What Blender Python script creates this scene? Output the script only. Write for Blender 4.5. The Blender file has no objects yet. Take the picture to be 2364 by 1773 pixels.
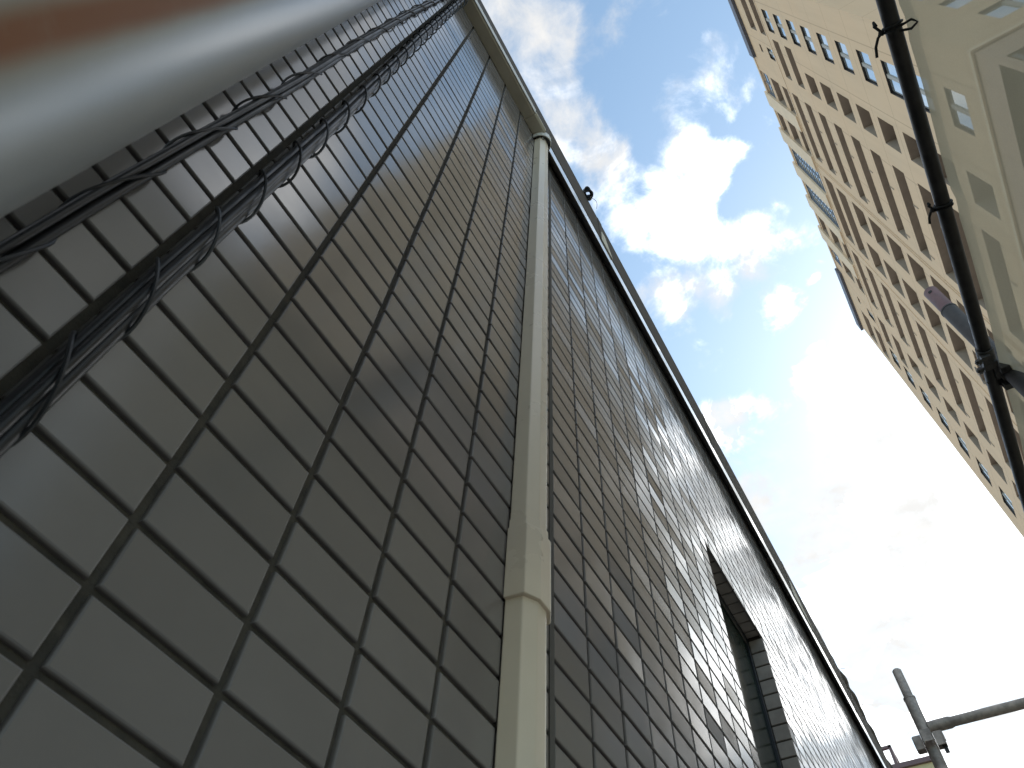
import bpy, math, random
from mathutils import Vector, Matrix
random.seed(7)
R = math.radians
SC = bpy.context.scene
COL = SC.collection

# ------------------------------------------------------------------ camera
Z0 = 1.5                                   # height of tile row 0 above the ground
CAM = Vector((-0.13896, -0.34824, Z0 - 0.25893))
cd = bpy.data.cameras.new('camera')
cam = bpy.data.objects.new('camera', cd)
COL.objects.link(cam)
rt = Vector((0.502221, -0.863714, 0.042103))
dn = Vector((0.741387, 0.405009, -0.535082))
fw = Vector((0.445105, 0.299944, 0.843750))
M = Matrix((rt, -dn, -fw)).transposed().to_4x4()
M.translation = CAM
cam.matrix_world = M
cd.sensor_width = 36
cd.lens = 1696.47 / 2364 * 36
cd.clip_start = 0.01
cd.clip_end = 3000
cd.dof.use_dof = True
cd.dof.focus_distance = 2.2
cd.dof.aperture_fstop = 21
SC.camera = cam

# ------------------------------------------------------------------ sun, sky
SUN_AZ, SUN_EL = -27.0, 41.0               # degrees: azimuth from +X towards +Y, elevation
sdir = Vector((math.cos(R(SUN_EL)) * math.cos(R(SUN_AZ)), math.cos(R(SUN_EL)) * math.sin(R(SUN_AZ)), math.sin(R(SUN_EL))))
sl = bpy.data.lights.new('sun', 'SUN')
sl.energy = 3.0
sl.angle = R(0.5)
sl.color = (1.0, 0.94, 0.85)
so = bpy.data.objects.new('sun', sl)
so.rotation_euler = sdir.to_track_quat('Z', 'Y').to_euler()
COL.objects.link(so)
SC.view_settings.view_transform = 'Standard'
SC.view_settings.look = 'None'
SC.view_settings.exposure = 0.95
SC.view_settings.gamma = 1.0


class NT:
    """small helper to wire shader nodes"""
    def __init__(s, tree):
        s.t = tree
        s.n = tree.nodes
    def new(s, typ, **kw):
        nd = s.n.new(typ)
        for k, v in kw.items():
            setattr(nd, k, v)
        return nd
    def link(s, a, b):
        s.t.links.new(a, b)
    def put(s, sock, v):
        if hasattr(v, 'is_output') or hasattr(v, 'links'):
            s.link(v, sock)
        else:
            sock.default_value = v
    def math(s, op, a, b=0.0, c=None, clamp=False):
        nd = s.new('ShaderNodeMath', operation=op, use_clamp=clamp)
        s.put(nd.inputs[0], a)
        s.put(nd.inputs[1], b)
        if c is not None:
            s.put(nd.inputs[2], c)
        return nd.outputs[0]
    def vmath(s, op, a, b=None):
        nd = s.new('ShaderNodeVectorMath', operation=op)
        s.put(nd.inputs[0], a)
        if b is not None:
            s.put(nd.inputs[1], b)
        return nd.outputs['Value'] if op in ('LENGTH', 'DISTANCE', 'DOT_PRODUCT') else nd.outputs[0]
    def noise(s, vec, scale, detail=4, rough=0.5, dist=0.0):
        nd = s.new('ShaderNodeTexNoise')
        if vec is not None:
            s.link(vec, nd.inputs['Vector'])
        nd.inputs['Scale'].default_value = scale
        nd.inputs['Detail'].default_value = detail
        nd.inputs['Roughness'].default_value = rough
        nd.inputs['Distortion'].default_value = dist
        return nd
    def ss(s, x, lo, hi, a=0.0, b=1.0):
        nd = s.new('ShaderNodeMapRange', interpolation_type='SMOOTHSTEP')
        s.put(nd.inputs[0], x)
        for i, v in enumerate((lo, hi, a, b)):
            nd.inputs[i + 1].default_value = v
        return nd.outputs[0]
    def mix(s, f, a, b):
        nd = s.new('ShaderNodeMix', data_type='RGBA')
        s.put(nd.inputs[0], f)
        s.put(nd.inputs[6], a)
        s.put(nd.inputs[7], b)
        return nd.outputs[2]


def build_world():
    w = bpy.data.worlds.new('World')
    SC.world = w
    w.use_nodes = True
    t = NT(w.node_tree)
    t.n.clear()
    out = t.new('ShaderNodeOutputWorld')
    sky = t.new('ShaderNodeTexSky', sky_type='NISHITA')
    sky.sun_disc = False
    sky.sun_elevation = R(SUN_EL)
    sky.sun_rotation = R(90 - SUN_AZ)
    sky.air_density = 1.0
    sky.dust_density = 0.6
    sky.ozone_density = 0.25
    bg1 = t.new('ShaderNodeBackground')
    bg1.inputs[1].default_value = 0.15
    tint = t.new('ShaderNodeMix', data_type='RGBA', blend_type='MULTIPLY')
    tint.inputs[0].default_value = 1.0
    t.link(sky.outputs[0], tint.inputs[6])
    tint.inputs[7].default_value = (0.98, 1.055, 0.95, 1)
    t.link(tint.outputs[2], bg1.inputs[0])
    tc = t.new('ShaderNodeTexCoord')
    d = tc.outputs['Generated']
    sep = t.new('ShaderNodeSeparateXYZ')
    t.link(d, sep.inputs[0])
    z = t.math('MAXIMUM', sep.outputs[2], 0.06)
    cmb = t.new('ShaderNodeCombineXYZ')
    t.link(t.math('DIVIDE', sep.outputs[0], z), cmb.inputs[0])
    t.link(t.math('DIVIDE', sep.outputs[1], z), cmb.inputs[1])
    p = cmb.outputs[0]
    # wobble the cloud layer's coordinates so that every edge is ragged
    n1 = t.noise(p, 7.0, 8, 0.58)
    wob = t.vmath('SUBTRACT', n1.outputs['Color'], (0.5, 0.5, 0.5))
    sc = t.new('ShaderNodeVectorMath', operation='SCALE')
    t.link(wob, sc.inputs[0])
    sc.inputs[3].default_value = 0.075
    q = t.vmath('MULTIPLY', t.vmath('ADD', p, sc.outputs[0]), (1, 1, 0))
    blobs = [  # x, y, radius, weight of each cloud in the cloud layer (x, y over height); last ones unseen, added to brighten tower and tiles
        (0.056, 0.089, 0.035, 0.9), (0.078, 0.056, 0.035, 0.9), (0.099, 0.031, 0.024, 0.7), (0.101, 0.084, 0.032, 0.9), (0.116, 0.052, 0.019, 0.6), (0.137,
        0.084, 0.03, 0.9), (0.177, 0.081, 0.027, 0.9), (0.217, 0.072, 0.03, 0.85), (0.247, 0.075, 0.029, 0.8), (0.279, 0.055, 0.025, 0.8), (0.273, 0.034,
        0.016, 0.45), (0.236, 0.094, 0.029, 0.8), (0.312, 0.079, 0.03, 0.45), (0.36, 0.09, 0.031, 0.5), (0.404, 0.094, 0.024, 0.4), (0.303, -0.052, 0.016,
        0.5), (0.334, -0.049, 0.025, 0.8), (0.349, -0.068, 0.024, 0.8), (0.352, -0.095, 0.02, 0.7), (0.317, -0.019, 0.018, 0.5), (0.371, -0.044, 0.026, 0.9),
        (0.331, 0.023, 0.02, 0.6), (0.371, 0.037, 0.025, 0.8), (0.374, 0.009, 0.023, 0.8), (0.404, -0.002, 0.031, 0.9), (0.416, -0.031, 0.017, 0.4), (0.423,
        0.035, 0.032, 0.9), (0.447, -0.001, 0.032, 0.9), (0.473, -0.039, 0.028, 0.8), (0.463, -0.071, 0.02, 0.6), (0.504, -0.06, 0.024, 0.7), (0.258, -0.108,
        0.02, 0.28), (0.288, -0.114, 0.02, 0.5), (0.294, -0.139, 0.017, 0.5), (0.31, -0.113, 0.016, 0.35), (0.231, -0.111, 0.02, 0.2), (0.456, -0.113, 0.011,
        0.45), (0.497, -0.106, 0.024, 0.25), (0.239, -0.094, 0.013, 0.2), (0.489, 0.092, 0.025, 0.6), (0.532, 0.08, 0.024, 0.6), (0.514, 0.046, 0.03, 0.7),
        (0.544, 0.002, 0.025, 0.7), (0.583, 0.007, 0.015, 0.5), (0.524, -0.043, 0.025, 0.6), (0.601, -0.065, 0.03, 0.25), (0.578, -0.118, 0.012, 0.4), (0.68,
        -0.101, 0.018, 0.5), (0.712, -0.091, 0.027, 0.7), (0.711, -0.059, 0.021, 0.6), (0.75, -0.066, 0.028, 0.8), (0.754, -0.095, 0.028, 0.7), (0.758,
        -0.124, 0.028, 0.5), (0.798, -0.068, 0.034, 0.8), (0.856, -0.086, 0.05, 1), (0.86, -0.138, 0.049, 1), (0.902, -0.17, 0.055, 1), (0.928, -0.101, 0.062,
        1), (0.735, 0.092, 0.037, 0.9), (0.757, 0.063, 0.03, 0.8), (0.786, 0.102, 0.036, 0.8), (0.832, 0.053, 0.036, 0.45), (0.875, 0.021, 0.057, 0.5),
        (0.925, 0.067, 0.06, 0.55), (0.968, 0.014, 0.055, 0.6), (0.915, 0.113, 0.038, 0.8), (0.998, -0.043, 0.071, 0.9), (1.005, -0.121, 0.07, 1), (1.088,
        -0.145, 0.078, 0.8), (0.989, 0.11, 0.051, 0.8), (1.026, 0.053, 0.057, 0.6), (1.097, -0.024, 0.081, 0.8), (1.175, -0.1, 0.083, 0.9), (1.147, 0.045,
        0.087, 0.6), (1.089, 0.083, 0.057, 0.35), (1.201, -0.059, 0.087, 0.9), (1.295, -0.114, 0.1, 1), (1.323, 0.016, 0.116, 1), (1.475, -0.112, 0.131, 1),
        (1.36, 0.113, 0.099, 0.9), (1.526, 0.029, 0.128, 1), (1.74, -0.098, 0.15, 0.9), (1.791, 0.052, 0.146, 0.9), (1.563, -0.226, 0.145, 1), (2.027, -0.114,
        0.213, 0.8), (2.098, 0.183, 0.313, 1), (1.921, -0.285, 0.26, 1), (1.483, -0.348, 0.207, 0.9), (-.1, -.25, .12, .7), (.05, -.4, .15, .6), (-.6, -.1,
        .4, .9), (-.5, .5, .5, 1.), (.5, .7, .35, 1.), (0, .75, .45, 1.), (1.3, 1.2, .7, 1.), (-.2, .3, .12, .8), (-1.4, .2, .8, .9), (-1.2, -.8, .6, .7), (0,
        2., 1.2, 1.), (3.2, 0, 1.2, .8), (3., -1.6, 1., .7), (0, -.72, .28, 1.1), (0, -1.25, .45, 1.)]
    acc = None
    for x, y, r, wt in blobs:
        dd = t.vmath('DISTANCE', q, (x, y, 0))
        e = t.math('POWER', math.e, t.math('MULTIPLY', t.math('MULTIPLY', dd, dd), -1 / (r * r)))
        acc = t.math('MULTIPLY_ADD', e, wt, acc if acc is not None else 0.0)
    n2 = t.noise(p, 11.0, 10, 0.62, 0.3)
    n3 = t.noise(p, 2.6, 3, 0.5)
    acc = t.math('MINIMUM', acc, 1.05)
    dens = t.math('MULTIPLY_ADD', t.math('SUBTRACT', n2.outputs['Fac'], 0.5), 2.4, acc)
    dens = t.math('MULTIPLY_ADD', t.math('SUBTRACT', n3.outputs['Fac'], 0.5), 0.5, dens)
    mask = t.math('MULTIPLY', t.ss(dens, 0.30, 1.45), 0.97)
    mask = t.math('MULTIPLY', mask, t.ss(sep.outputs[2], 0.0, 0.12))
    # forward scattering: clouds are brighter towards the sun; thick parts go pale grey
    dot = t.vmath('DOT_PRODUCT', d, tuple(sdir))
    glow = t.math('POWER', t.ss(dot, 0.60, 1.0, 0.0, 1.0), 1.2)
    n4 = t.noise(p, 4.2, 7, 0.62, 0.5)
    thick = t.ss(n4.outputs['Fac'], 0.43, 0.60)
    grey = None
    for x, y, r in ((.88, .03, .12), (.99, .045, .11), (1.10, .10, .08), (1.55, -.02, .10), (1.34, .02, .10), (1.15, -.13, .06)):
        dd = t.vmath('DISTANCE', q, (x, y, 0))
        e = t.math('POWER', math.e, t.math('MULTIPLY', t.math('MULTIPLY', dd, dd), -1 / (r * r)))
        grey = e if grey is None else t.math('ADD', grey, e)
    thick = t.math('SUBTRACT', thick, grey, clamp=True)
    n5 = t.noise(p, 17.0, 6, 0.6)
    base = t.math('MULTIPLY_ADD', t.ss(n5.outputs['Fac'], 0.35, 0.65), 0.04, 0.478)
    lum = t.math('MULTIPLY_ADD', t.math('MULTIPLY', glow, thick), 2.5, base)
    lum = t.math('MULTIPLY_ADD', thick, 0.05, lum)
    bg2 = t.new('ShaderNodeBackground')
    bg2.inputs[0].default_value = (1.0, 0.988, 0.965, 1)
    t.link(lum, bg2.inputs[1])
    mx = t.new('ShaderNodeMixShader')
    t.link(mask, mx.inputs[0])
    t.link(bg1.outputs[0], mx.inputs[1])
    t.link(bg2.outputs[0], mx.inputs[2])
    t.link(mx.outputs[0], out.inputs[0])


build_world()


# ------------------------------------------------------------------ mesh helpers
class MB:
    def __init__(s):
        s.v = []
        s.f = []
    def quad(s, a, b, c, d):
        i = len(s.v)
        s.v += [tuple(a), tuple(b), tuple(c), tuple(d)]
        s.f.append((i, i + 1, i + 2, i + 3))
    def box(s, x0, x1, y0, y1, z0, z1):
        i = len(s.v)
        s.v += [(x, y, z) for z in (z0, z1) for y in (y0, y1) for x in (x0, x1)]
        s.f += [tuple(i + k for k in q) for q in ((0, 2, 3, 1), (4, 5, 7, 6), (0, 1, 5, 4), (2, 6, 7, 3), (0, 4, 6, 2), (1, 3, 7, 5))]
    def obox(s, c, ax, ay, az, hx, hy, hz):
        c = Vector(c)
        i = len(s.v)
        s.v += [tuple(c + ax * hx * a + ay * hy * b + az * hz * e) for e in (-1, 1) for b in (-1, 1) for a in (-1, 1)]
        s.f += [tuple(i + k for k in q) for q in ((0, 2, 3, 1), (4, 5, 7, 6), (0, 1, 5, 4), (2, 6, 7, 3), (0, 4, 6, 2), (1, 3, 7, 5))]
    def tube(s, pts, rad, n=12, caps=True, flat=1.0):
        pts = [Vector(q) for q in pts]
        m = len(pts)
        rad = rad if isinstance(rad, (list, tuple)) else [rad] * m
        tan = [(pts[min(i + 1, m - 1)] - pts[max(i - 1, 0)]).normalized() for i in range(m)]
        up = Vector((0, 0, 1)) if abs(tan[0].z) < .9 else Vector((1, 0, 0))
        nrm = (up - tan[0] * up.dot(tan[0])).normalized()
        base = len(s.v)
        for i in range(m):
            nrm = (nrm - tan[i] * nrm.dot(tan[i])).normalized()
            bi = tan[i].cross(nrm)
            for k in range(n):
                a = 2 * math.pi * k / n
                s.v.append(tuple(pts[i] + nrm * math.cos(a) * rad[i] + bi * math.sin(a) * rad[i] * flat))
        for i in range(m - 1):
            for k in range(n):
                a = base + i * n + k
                b = base + i * n + (k + 1) % n
                s.f.append((a, b, b + n, a + n))
        if caps:
            s.f.append(tuple(base + k for k in reversed(range(n))))
            s.f.append(tuple(base + (m - 1) * n + k for k in range(n)))
    def prism(s, prof, x0, x1):
        """profile of (y, z) extruded along x"""
        i = len(s.v)
        n = len(prof)
        s.v += [(x0, y, z) for y, z in prof] + [(x1, y, z) for y, z in prof]
        for k in range(n):
            s.f.append((i + k, i + (k + 1) % n, i + n + (k + 1) % n, i + n + k))
        s.f.append(tuple(i + k for k in reversed(range(n))))
        s.f.append(tuple(i + n + k for k in range(n)))
    def prismz(s, prof, z0, z1, caps=True):
        i = len(s.v)
        n = len(prof)
        s.v += [(x, y, z0) for x, y in prof] + [(x, y, z1) for x, y in prof]
        for k in range(n):
            s.f.append((i + k, i + (k + 1) % n, i + n + (k + 1) % n, i + n + k))
        if caps:
            s.f.append(tuple(i + k for k in reversed(range(n))))
            s.f.append(tuple(i + n + k for k in range(n)))
    def build(s, name, m, parent=None, smooth=False, bevel=0.0, fix=True):
        me = bpy.data.meshes.new(name)
        me.from_pydata(s.v, [], s.f)
        me.update()
        if fix:
            import bmesh
            bm = bmesh.new()
            bm.from_mesh(me)
            bmesh.ops.recalc_face_normals(bm, faces=bm.faces)
            bm.to_mesh(me)
            bm.free()
        me.materials.append(m)
        o = bpy.data.objects.new(name, me)
        COL.objects.link(o)
        if parent is not None:
            o.parent = parent
        if smooth:
            for q in me.polygons:
                q.use_smooth = True
            try:
                me.set_sharp_from_angle(angle=R(40))
            except Exception:
                pass
        if bevel:
            b = o.modifiers.new('bevel', 'BEVEL')
            b.width = bevel
            b.segments = 2
            b.limit_method = 'ANGLE'
        return o


def tag(o, label=None, cat=None, group=None, kind=None):
    if label:
        o['label'] = label
    if cat:
        o['category'] = cat
    if group:
        o['group'] = group
    if kind:
        o['kind'] = kind
    return o


def thing(name, label, cat, loc=(0, 0, 0), rz=0.0, group=None):
    o = bpy.data.objects.new(name, None)
    o.empty_display_size = 0.2
    o.location = loc
    o.rotation_euler = (0, 0, rz)
    COL.objects.link(o)
    return tag(o, label, cat, group)


# ------------------------------------------------------------------ materials
def mat(name, col, rough=0.5, metal=0.0, spec=0.5, bump=None, mott=None, coat=0.0):
    """principled with optional mottling (scale, amount) and bump (scale, strength, distance)"""
    m = bpy.data.materials.new(name)
    m.use_nodes = True
    t = NT(m.node_tree)
    b = t.n['Principled BSDF']
    b.inputs['Base Color'].default_value = (*col, 1)
    b.inputs['Roughness'].default_value = rough
    b.inputs['Metallic'].default_value = metal
    b.inputs['Specular IOR Level'].default_value = spec
    b.inputs['Coat Weight'].default_value = coat
    tc = t.new('ShaderNodeTexCoord')
    if mott:
        n = t.noise(tc.outputs['Object'], mott[0], 6, 0.6)
        f = t.ss(n.outputs['Fac'], 0.3, 0.7)
        lo = tuple(c * (1 - mott[1]) for c in col)
        hi = tuple(min(1, c * (1 + mott[1])) for c in col)
        t.link(t.mix(f, (*lo, 1), (*hi, 1)), b.inputs['Base Color'])
        t.link(t.ss(n.outputs['Fac'], 0.25, 0.75, max(.02, rough - .08), min(1, rough + .1)), b.inputs['Roughness'])
    if bump:
        n = t.noise(tc.outputs['Object'], bump[0], 5, 0.6)
        bp = t.new('ShaderNodeBump')
        bp.inputs['Strength'].default_value = bump[1]
        bp.inputs['Distance'].default_value = bump[2]
        t.link(n.outputs['Fac'], bp.inputs['Height'])
        t.link(bp.outputs[0], b.inputs['Normal'])
    return m


def tile_mat():
    m = bpy.data.materials.new('glazed_grey_tile')
    m.use_nodes = True
    t = NT(m.node_tree)
    b = t.n['Principled BSDF']
    at = t.new('ShaderNodeAttribute', attribute_name='tone')
    tone = at.outputs['Fac']
    tc = t.new('ShaderNodeTexCoord')
    n = t.noise(tc.outputs['Object'], 14.0, 5, 0.6)
    dirt = t.ss(n.outputs['Fac'], 0.35, 0.7)
    c1 = t.mix(tone, (0.162, 0.146, 0.138, 1), (0.205, 0.186, 0.177, 1))
    t.link(t.mix(t.math('MULTIPLY', dirt, 0.18), c1, (0.125, 0.115, 0.108, 1)), b.inputs['Base Color'])
    ed = t.new('ShaderNodeAttribute', attribute_name='edge').outputs['Fac']
    t.link(t.math('MULTIPLY_ADD', ed, 0.30, t.math('MULTIPLY_ADD', dirt, 0.04, 0.125)), b.inputs['Roughness'])
    t.link(t.math('MULTIPLY_ADD', ed, -0.6, 0.95), b.inputs['Specular IOR Level'])
    n2 = t.noise(tc.outputs['Object'], 55.0, 2, 0.5)
    n3 = t.noise(tc.outputs['Object'], 16.0, 1, 0.5)
    h = t.math('MULTIPLY_ADD', n3.outputs['Fac'], 2.0, n2.outputs['Fac'])
    bp = t.new('ShaderNodeBump')
    bp.inputs['Strength'].default_value = 0.008
    bp.inputs['Distance'].default_value = 0.003
    geo = t.new('ShaderNodeNewGeometry')
    sl_ = t.new('ShaderNodeAttribute', attribute_name='slope').outputs['Vector']
    nn = t.vmath('NORMALIZE', t.vmath('ADD', geo.outputs['Normal'], sl_))
    t.link(nn, bp.inputs['Normal'])
    t.link(h, bp.inputs['Height'])
    t.link(bp.outputs[0], b.inputs['Normal'])
    return m


def pole_mat():
    """white paint with a rust run and scuffs down one side"""
    m = bpy.data.materials.new('white_painted_steel')
    m.use_nodes = True
    t = NT(m.node_tree)
    b = t.n['Principled BSDF']
    tc = t.new('ShaderNodeTexCoord')
    o = tc.outputs['Object']
    sep = t.new('ShaderNodeSeparateXYZ')
    t.link(o, sep.inputs[0])
    ang = t.math('ARCTAN2', sep.outputs[1], sep.outputs[0])
    wn = t.noise(o, 6.0, 4, 0.6)
    a = t.math('MULTIPLY_ADD', t.math('SUBTRACT', wn.outputs['Fac'], 0.5), 0.10, ang)
    # distance (radians) from the rust run
    da = t.math('ABSOLUTE', t.math('SUBTRACT', a, POLE_RUST))
    rust = t.ss(da, 0.03, 0.17, 1.0, 0.0)
    n = t.noise(o, 22.0, 6, 0.65)
    rust = t.math('MULTIPLY', rust, t.ss(n.outputs['Fac'], 0.2, 0.5, 0.72, 1.0))
    halo = t.ss(da, 0.06, 0.27, 0.75, 0.0)
    mp = t.new('ShaderNodeMapping')
    mp.inputs['Scale'].default_value = (55, 55, 7)
    t.link(o, mp.inputs[0])
    scr = t.ss(t.noise(mp.outputs[0], 1.0, 4, 0.7).outputs['Fac'], 0.60, 0.70)
    c = t.mix(halo, (0.31, 0.32, 0.325, 1), (0.24, 0.185, 0.095, 1))
    c = t.mix(t.math('MULTIPLY', scr, 0.5), c, (0.33, 0.35, 0.39, 1))
    c = t.mix(rust, c, (0.21, 0.070, 0.020, 1))
    t.link(c, b.inputs['Base Color'])
    t.link(t.math('MULTIPLY_ADD', rust, 0.4, 0.30), b.inputs['Roughness'])
    b.inputs['Coat Weight'].default_value = 0.4
    b.inputs['Coat Roughness'].default_value = 0.28
    b.inputs['Specular IOR Level'].default_value = 0.5
    bp = t.new('ShaderNodeBump')
    bp.inputs['Strength'].default_value = 0.12
    bp.inputs['Distance'].default_value = 0.002
    t.link(n.outputs['Fac'], bp.inputs['Height'])
    t.link(bp.outputs[0], b.inputs['Normal'])
    return m


def facade_mat(name, col, jx, jz, zoff):
    """tan cladding: thin sealed joints every floor and bay, faint water streaks"""
    m = bpy.data.materials.new(name)
    m.use_nodes = True
    t = NT(m.node_tree)
    b = t.n['Principled BSDF']
    b.inputs['Roughness'].default_value = 0.75
    b.inputs['Specular IOR Level'].default_value = 0.3
    tc = t.new('ShaderNodeTexCoord')
    o = tc.outputs['Object']
    sep = t.new('ShaderNodeSeparateXYZ')
    t.link(o, sep.inputs[0])
    def line(x, pitch, off, w):
        f = t.math('FRACT', t.math('DIVIDE', t.math('ADD', x, off), pitch))
        return t.math('LESS_THAN', t.math('ABSOLUTE', t.math('SUBTRACT', f, 0.5)), w / pitch)
    lx = line(sep.outputs[0], jx, 0.3, 0.028)
    lz = line(sep.outputs[2], jz, zoff, 0.022)
    ln = t.math('MAXIMUM', lx, lz)
    mp = t.new('ShaderNodeMapping')
    mp.inputs['Scale'].default_value = (1.6, 1.6, 0.12)
    t.link(o, mp.inputs[0])
    st = t.ss(t.noise(mp.outputs[0], 1.0, 5, 0.6).outputs['Fac'], 0.35, 0.75)
    big = t.ss(t.noise(o, 0.25, 4, 0.5).outputs['Fac'], 0.3, 0.7)
    c = t.mix(st, (*col, 1), tuple(k * 0.90 for k in col) + (1,))
    c = t.mix(t.math('MULTIPLY', big, 0.5), c, (col[0] * 1.04, col[1] * 0.98, col[2] * 0.93, 1))
    c = t.mix(t.math('MULTIPLY', ln, 0.45), c, (col[0] * .4, col[1] * .36, col[2] * .33, 1))
    t.link(c, b.inputs['Base Color'])
    return m


def sheet_mat():
    m = bpy.data.materials.new('translucent_mesh_sheet')
    m.use_nodes = True
    t = NT(m.node_tree)
    t.n.clear()
    out = t.new('ShaderNodeOutputMaterial')
    tc = t.new('ShaderNodeTexCoord')
    o = tc.outputs['Object']
    n = t.noise(o, 3.0, 5, 0.6)
    fine = t.noise(o, 260.0, 2, 0.5)
    c = t.mix(n.outputs['Fac'], (0.48, 0.40, 0.28, 1), (0.60, 0.51, 0.37, 1))
    tr = t.new('ShaderNodeBsdfTransparent')
    tr.inputs[0].default_value = (0.97, 0.96, 0.92, 1)
    tl = t.new('ShaderNodeBsdfTranslucent')
    t.link(c, tl.inputs[0])
    df = t.new('ShaderNodeBsdfDiffuse')
    t.link(c, df.inputs[0])
    mx = t.new('ShaderNodeMixShader')
    mx.inputs[0].default_value = 0.5
    t.link(tl.outputs[0], mx.inputs[1])
    t.link(df.outputs[0], mx.inputs[2])
    at = t.new('ShaderNodeAttribute', attribute_name='hem')
    f = t.math('SUBTRACT', t.math('MULTIPLY_ADD', t.ss(n.outputs['Fac'], 0.3, 0.7), 0.06, 0.265), t.math('MULTIPLY', at.outputs['Fac'], 0.2))
    f = t.math('MULTIPLY_ADD', t.math('SUBTRACT', fine.outputs['Fac'], 0.5), 0.12, f)
    m2 = t.new('ShaderNodeMixShader')
    t.put(m2.inputs[0], f)
    t.link(mx.outputs[0], m2.inputs[1])
    t.link(tr.outputs[0], m2.inputs[2])
    t.link(m2.outputs[0], out.inputs[0])
    return m


POLE_RUST = -1.05
GROUT = mat('brown_grout', (0.060, 0.050, 0.038), 0.9, bump=(400, .5, .002), mott=(60, .35))
TILE = tile_mat()
RTILE = mat('brightened_reveal_tile', (0.36, 0.315, 0.28), 0.4, mott=(18, .15))  # wall tile colour lightened to stand in for light inside the recess
SEAL = mat('grey_sealant', (0.085, 0.078, 0.070), 0.8, mott=(20, .2))
PIPE = mat('beige_plastic_pipe', (0.72, 0.615, 0.48), 0.30, mott=(5, .05), bump=(300, .03, .001))
GUTTER = mat('beige_gutter_plastic', (0.46, 0.415, 0.325), 0.45, mott=(9, .1))
LIP = mat('pale_gutter_lip', (0.62, 0.60, 0.55), 0.4)
COPING = mat('brown_grey_metal_coping', (0.085, 0.072, 0.060), 0.7, spec=0.2, mott=(3, .2), bump=(3, .15, .01))
TRIM = mat('white_painted_trim', (0.82, 0.81, 0.79), 0.16, metal=0.45, coat=0.5, mott=(4, .04))
WEDGE = mat('pale_foam_backing', (0.66, 0.60, 0.50), 0.7, mott=(30, .15))
BLACK = mat('black_cable_sheath', (0.012, 0.012, 0.014), 0.36, mott=(30, .3))
WIRE = mat('black_wire', (0.010, 0.010, 0.012), 0.5)
TARP = mat('brown_tarp', (0.10, 0.085, 0.072), 0.6, mott=(14, .35), bump=(40, .5, .01))
DSTEEL = mat('backlit_weathered_pipe', (0.055, 0.048, 0.047), 0.6, metal=0.2, mott=(25, .35), bump=(90, .25, .002))  # copy of the post steel, colour darkened to stand for backlit shade
STEEL = mat('weathered_galvanized_pipe', (0.43, 0.37, 0.325), 0.55, metal=0.2, mott=(25, .35), bump=(90, .25, .002))
PINK = mat('faded_pink_paint_pipe', (0.14, 0.072, 0.075), 0.6, mott=(25, .3))
LEDGER = mat('black_scaffold_pipe', (0.030, 0.027, 0.026), 0.42, metal=0.2, mott=(22, .35), bump=(70, .2, .002))
CLAMP = mat('dark_clamp_iron', (0.07, 0.066, 0.063), 0.5, metal=0.4, mott=(50, .4))
CORD = mat('black_tie_cord', (0.012, 0.012, 0.012), 0.7)
SHEET = sheet_mat()
WFRAME = mat('dark_window_frame', (0.03, 0.032, 0.036), 0.35, metal=0.4)
HGLASS = mat('dark_green_pane', (0.014, 0.026, 0.019), 0.22, spec=0.3, mott=(3, .3))
TFRAME = mat('dark_bronze_frame', (0.035, 0.033, 0.036), 0.4, metal=0.3)
TMULL = mat('grey_mullion', (0.30, 0.29, 0.28), 0.5)
TGLASS = mat('reflective_window_glass', (0.74, 0.80, 0.82), 0.04, metal=0.85)
BGLASS = mat('dark_podium_glass', (0.05, 0.055, 0.045), 0.08, metal=0.3)
NAVY = mat('blue_grey_coping', (0.07, 0.078, 0.11), 0.5, mott=(2, .1))
GRIDF = mat('blue_grey_grid_frame', (0.10, 0.13, 0.18), 0.45)
ASPH = mat('alley_concrete', (0.30, 0.275, 0.24), 0.9, mott=(1.5, .3), bump=(30, .3, .01))
YELLOW = mat('pale_yellow_render', (0.55, 0.49, 0.30), 0.8, mott=(.6, .06))
PURPLE = mat('maroon_roof_edge', (0.14, 0.09, 0.10), 0.5)

# ------------------------------------------------------------------ ground
g = MB()
g.quad((-900, -900, 0), (900, -900, 0), (900, 900, 0), (-900, 900, 0))
tag(g.build('ground', ASPH), kind='structure')

# ------------------------------------------------------------------ tiled house
house = thing('tiled_house', 'low house wall of dark grey glazed tiles with brown joints, close to the camera', 'house', (0, 0, 0))
WIN = (1.456, 1.946, 1.80, 2.862)                # window opening x0, x1, z0, z1
XL, XR, ZT = -1.7, 9.0, 3.85


def wall_with_hole(mb, x0, x1, z0, z1, y, holes):
    xs = sorted({x0, x1, *[h[0] for h in holes], *[h[1] for h in holes]})
    zs = sorted({z0, z1, *[h[2] for h in holes], *[h[3] for h in holes]})
    for a, b in zip(xs, xs[1:]):
        run = None
        for c, d in zip(zs, zs[1:]):
            mx_, mz_ = (a + b) / 2, (c + d) / 2
            inside = any(h[0] < mx_ < h[1] and h[2] < mz_ < h[3] for h in holes)
            if inside:
                if run:
                    mb.quad((a, y, run[0]), (b, y, run[0]), (b, y, run[1]), (a, y, run[1]))
                run = None
            else:
                run = (run[0], d) if run else (c, d)
        if run:
            mb.quad((a, y, run[0]), (b, y, run[0]), (b, y, run[1]), (a, y, run[1]))


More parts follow.
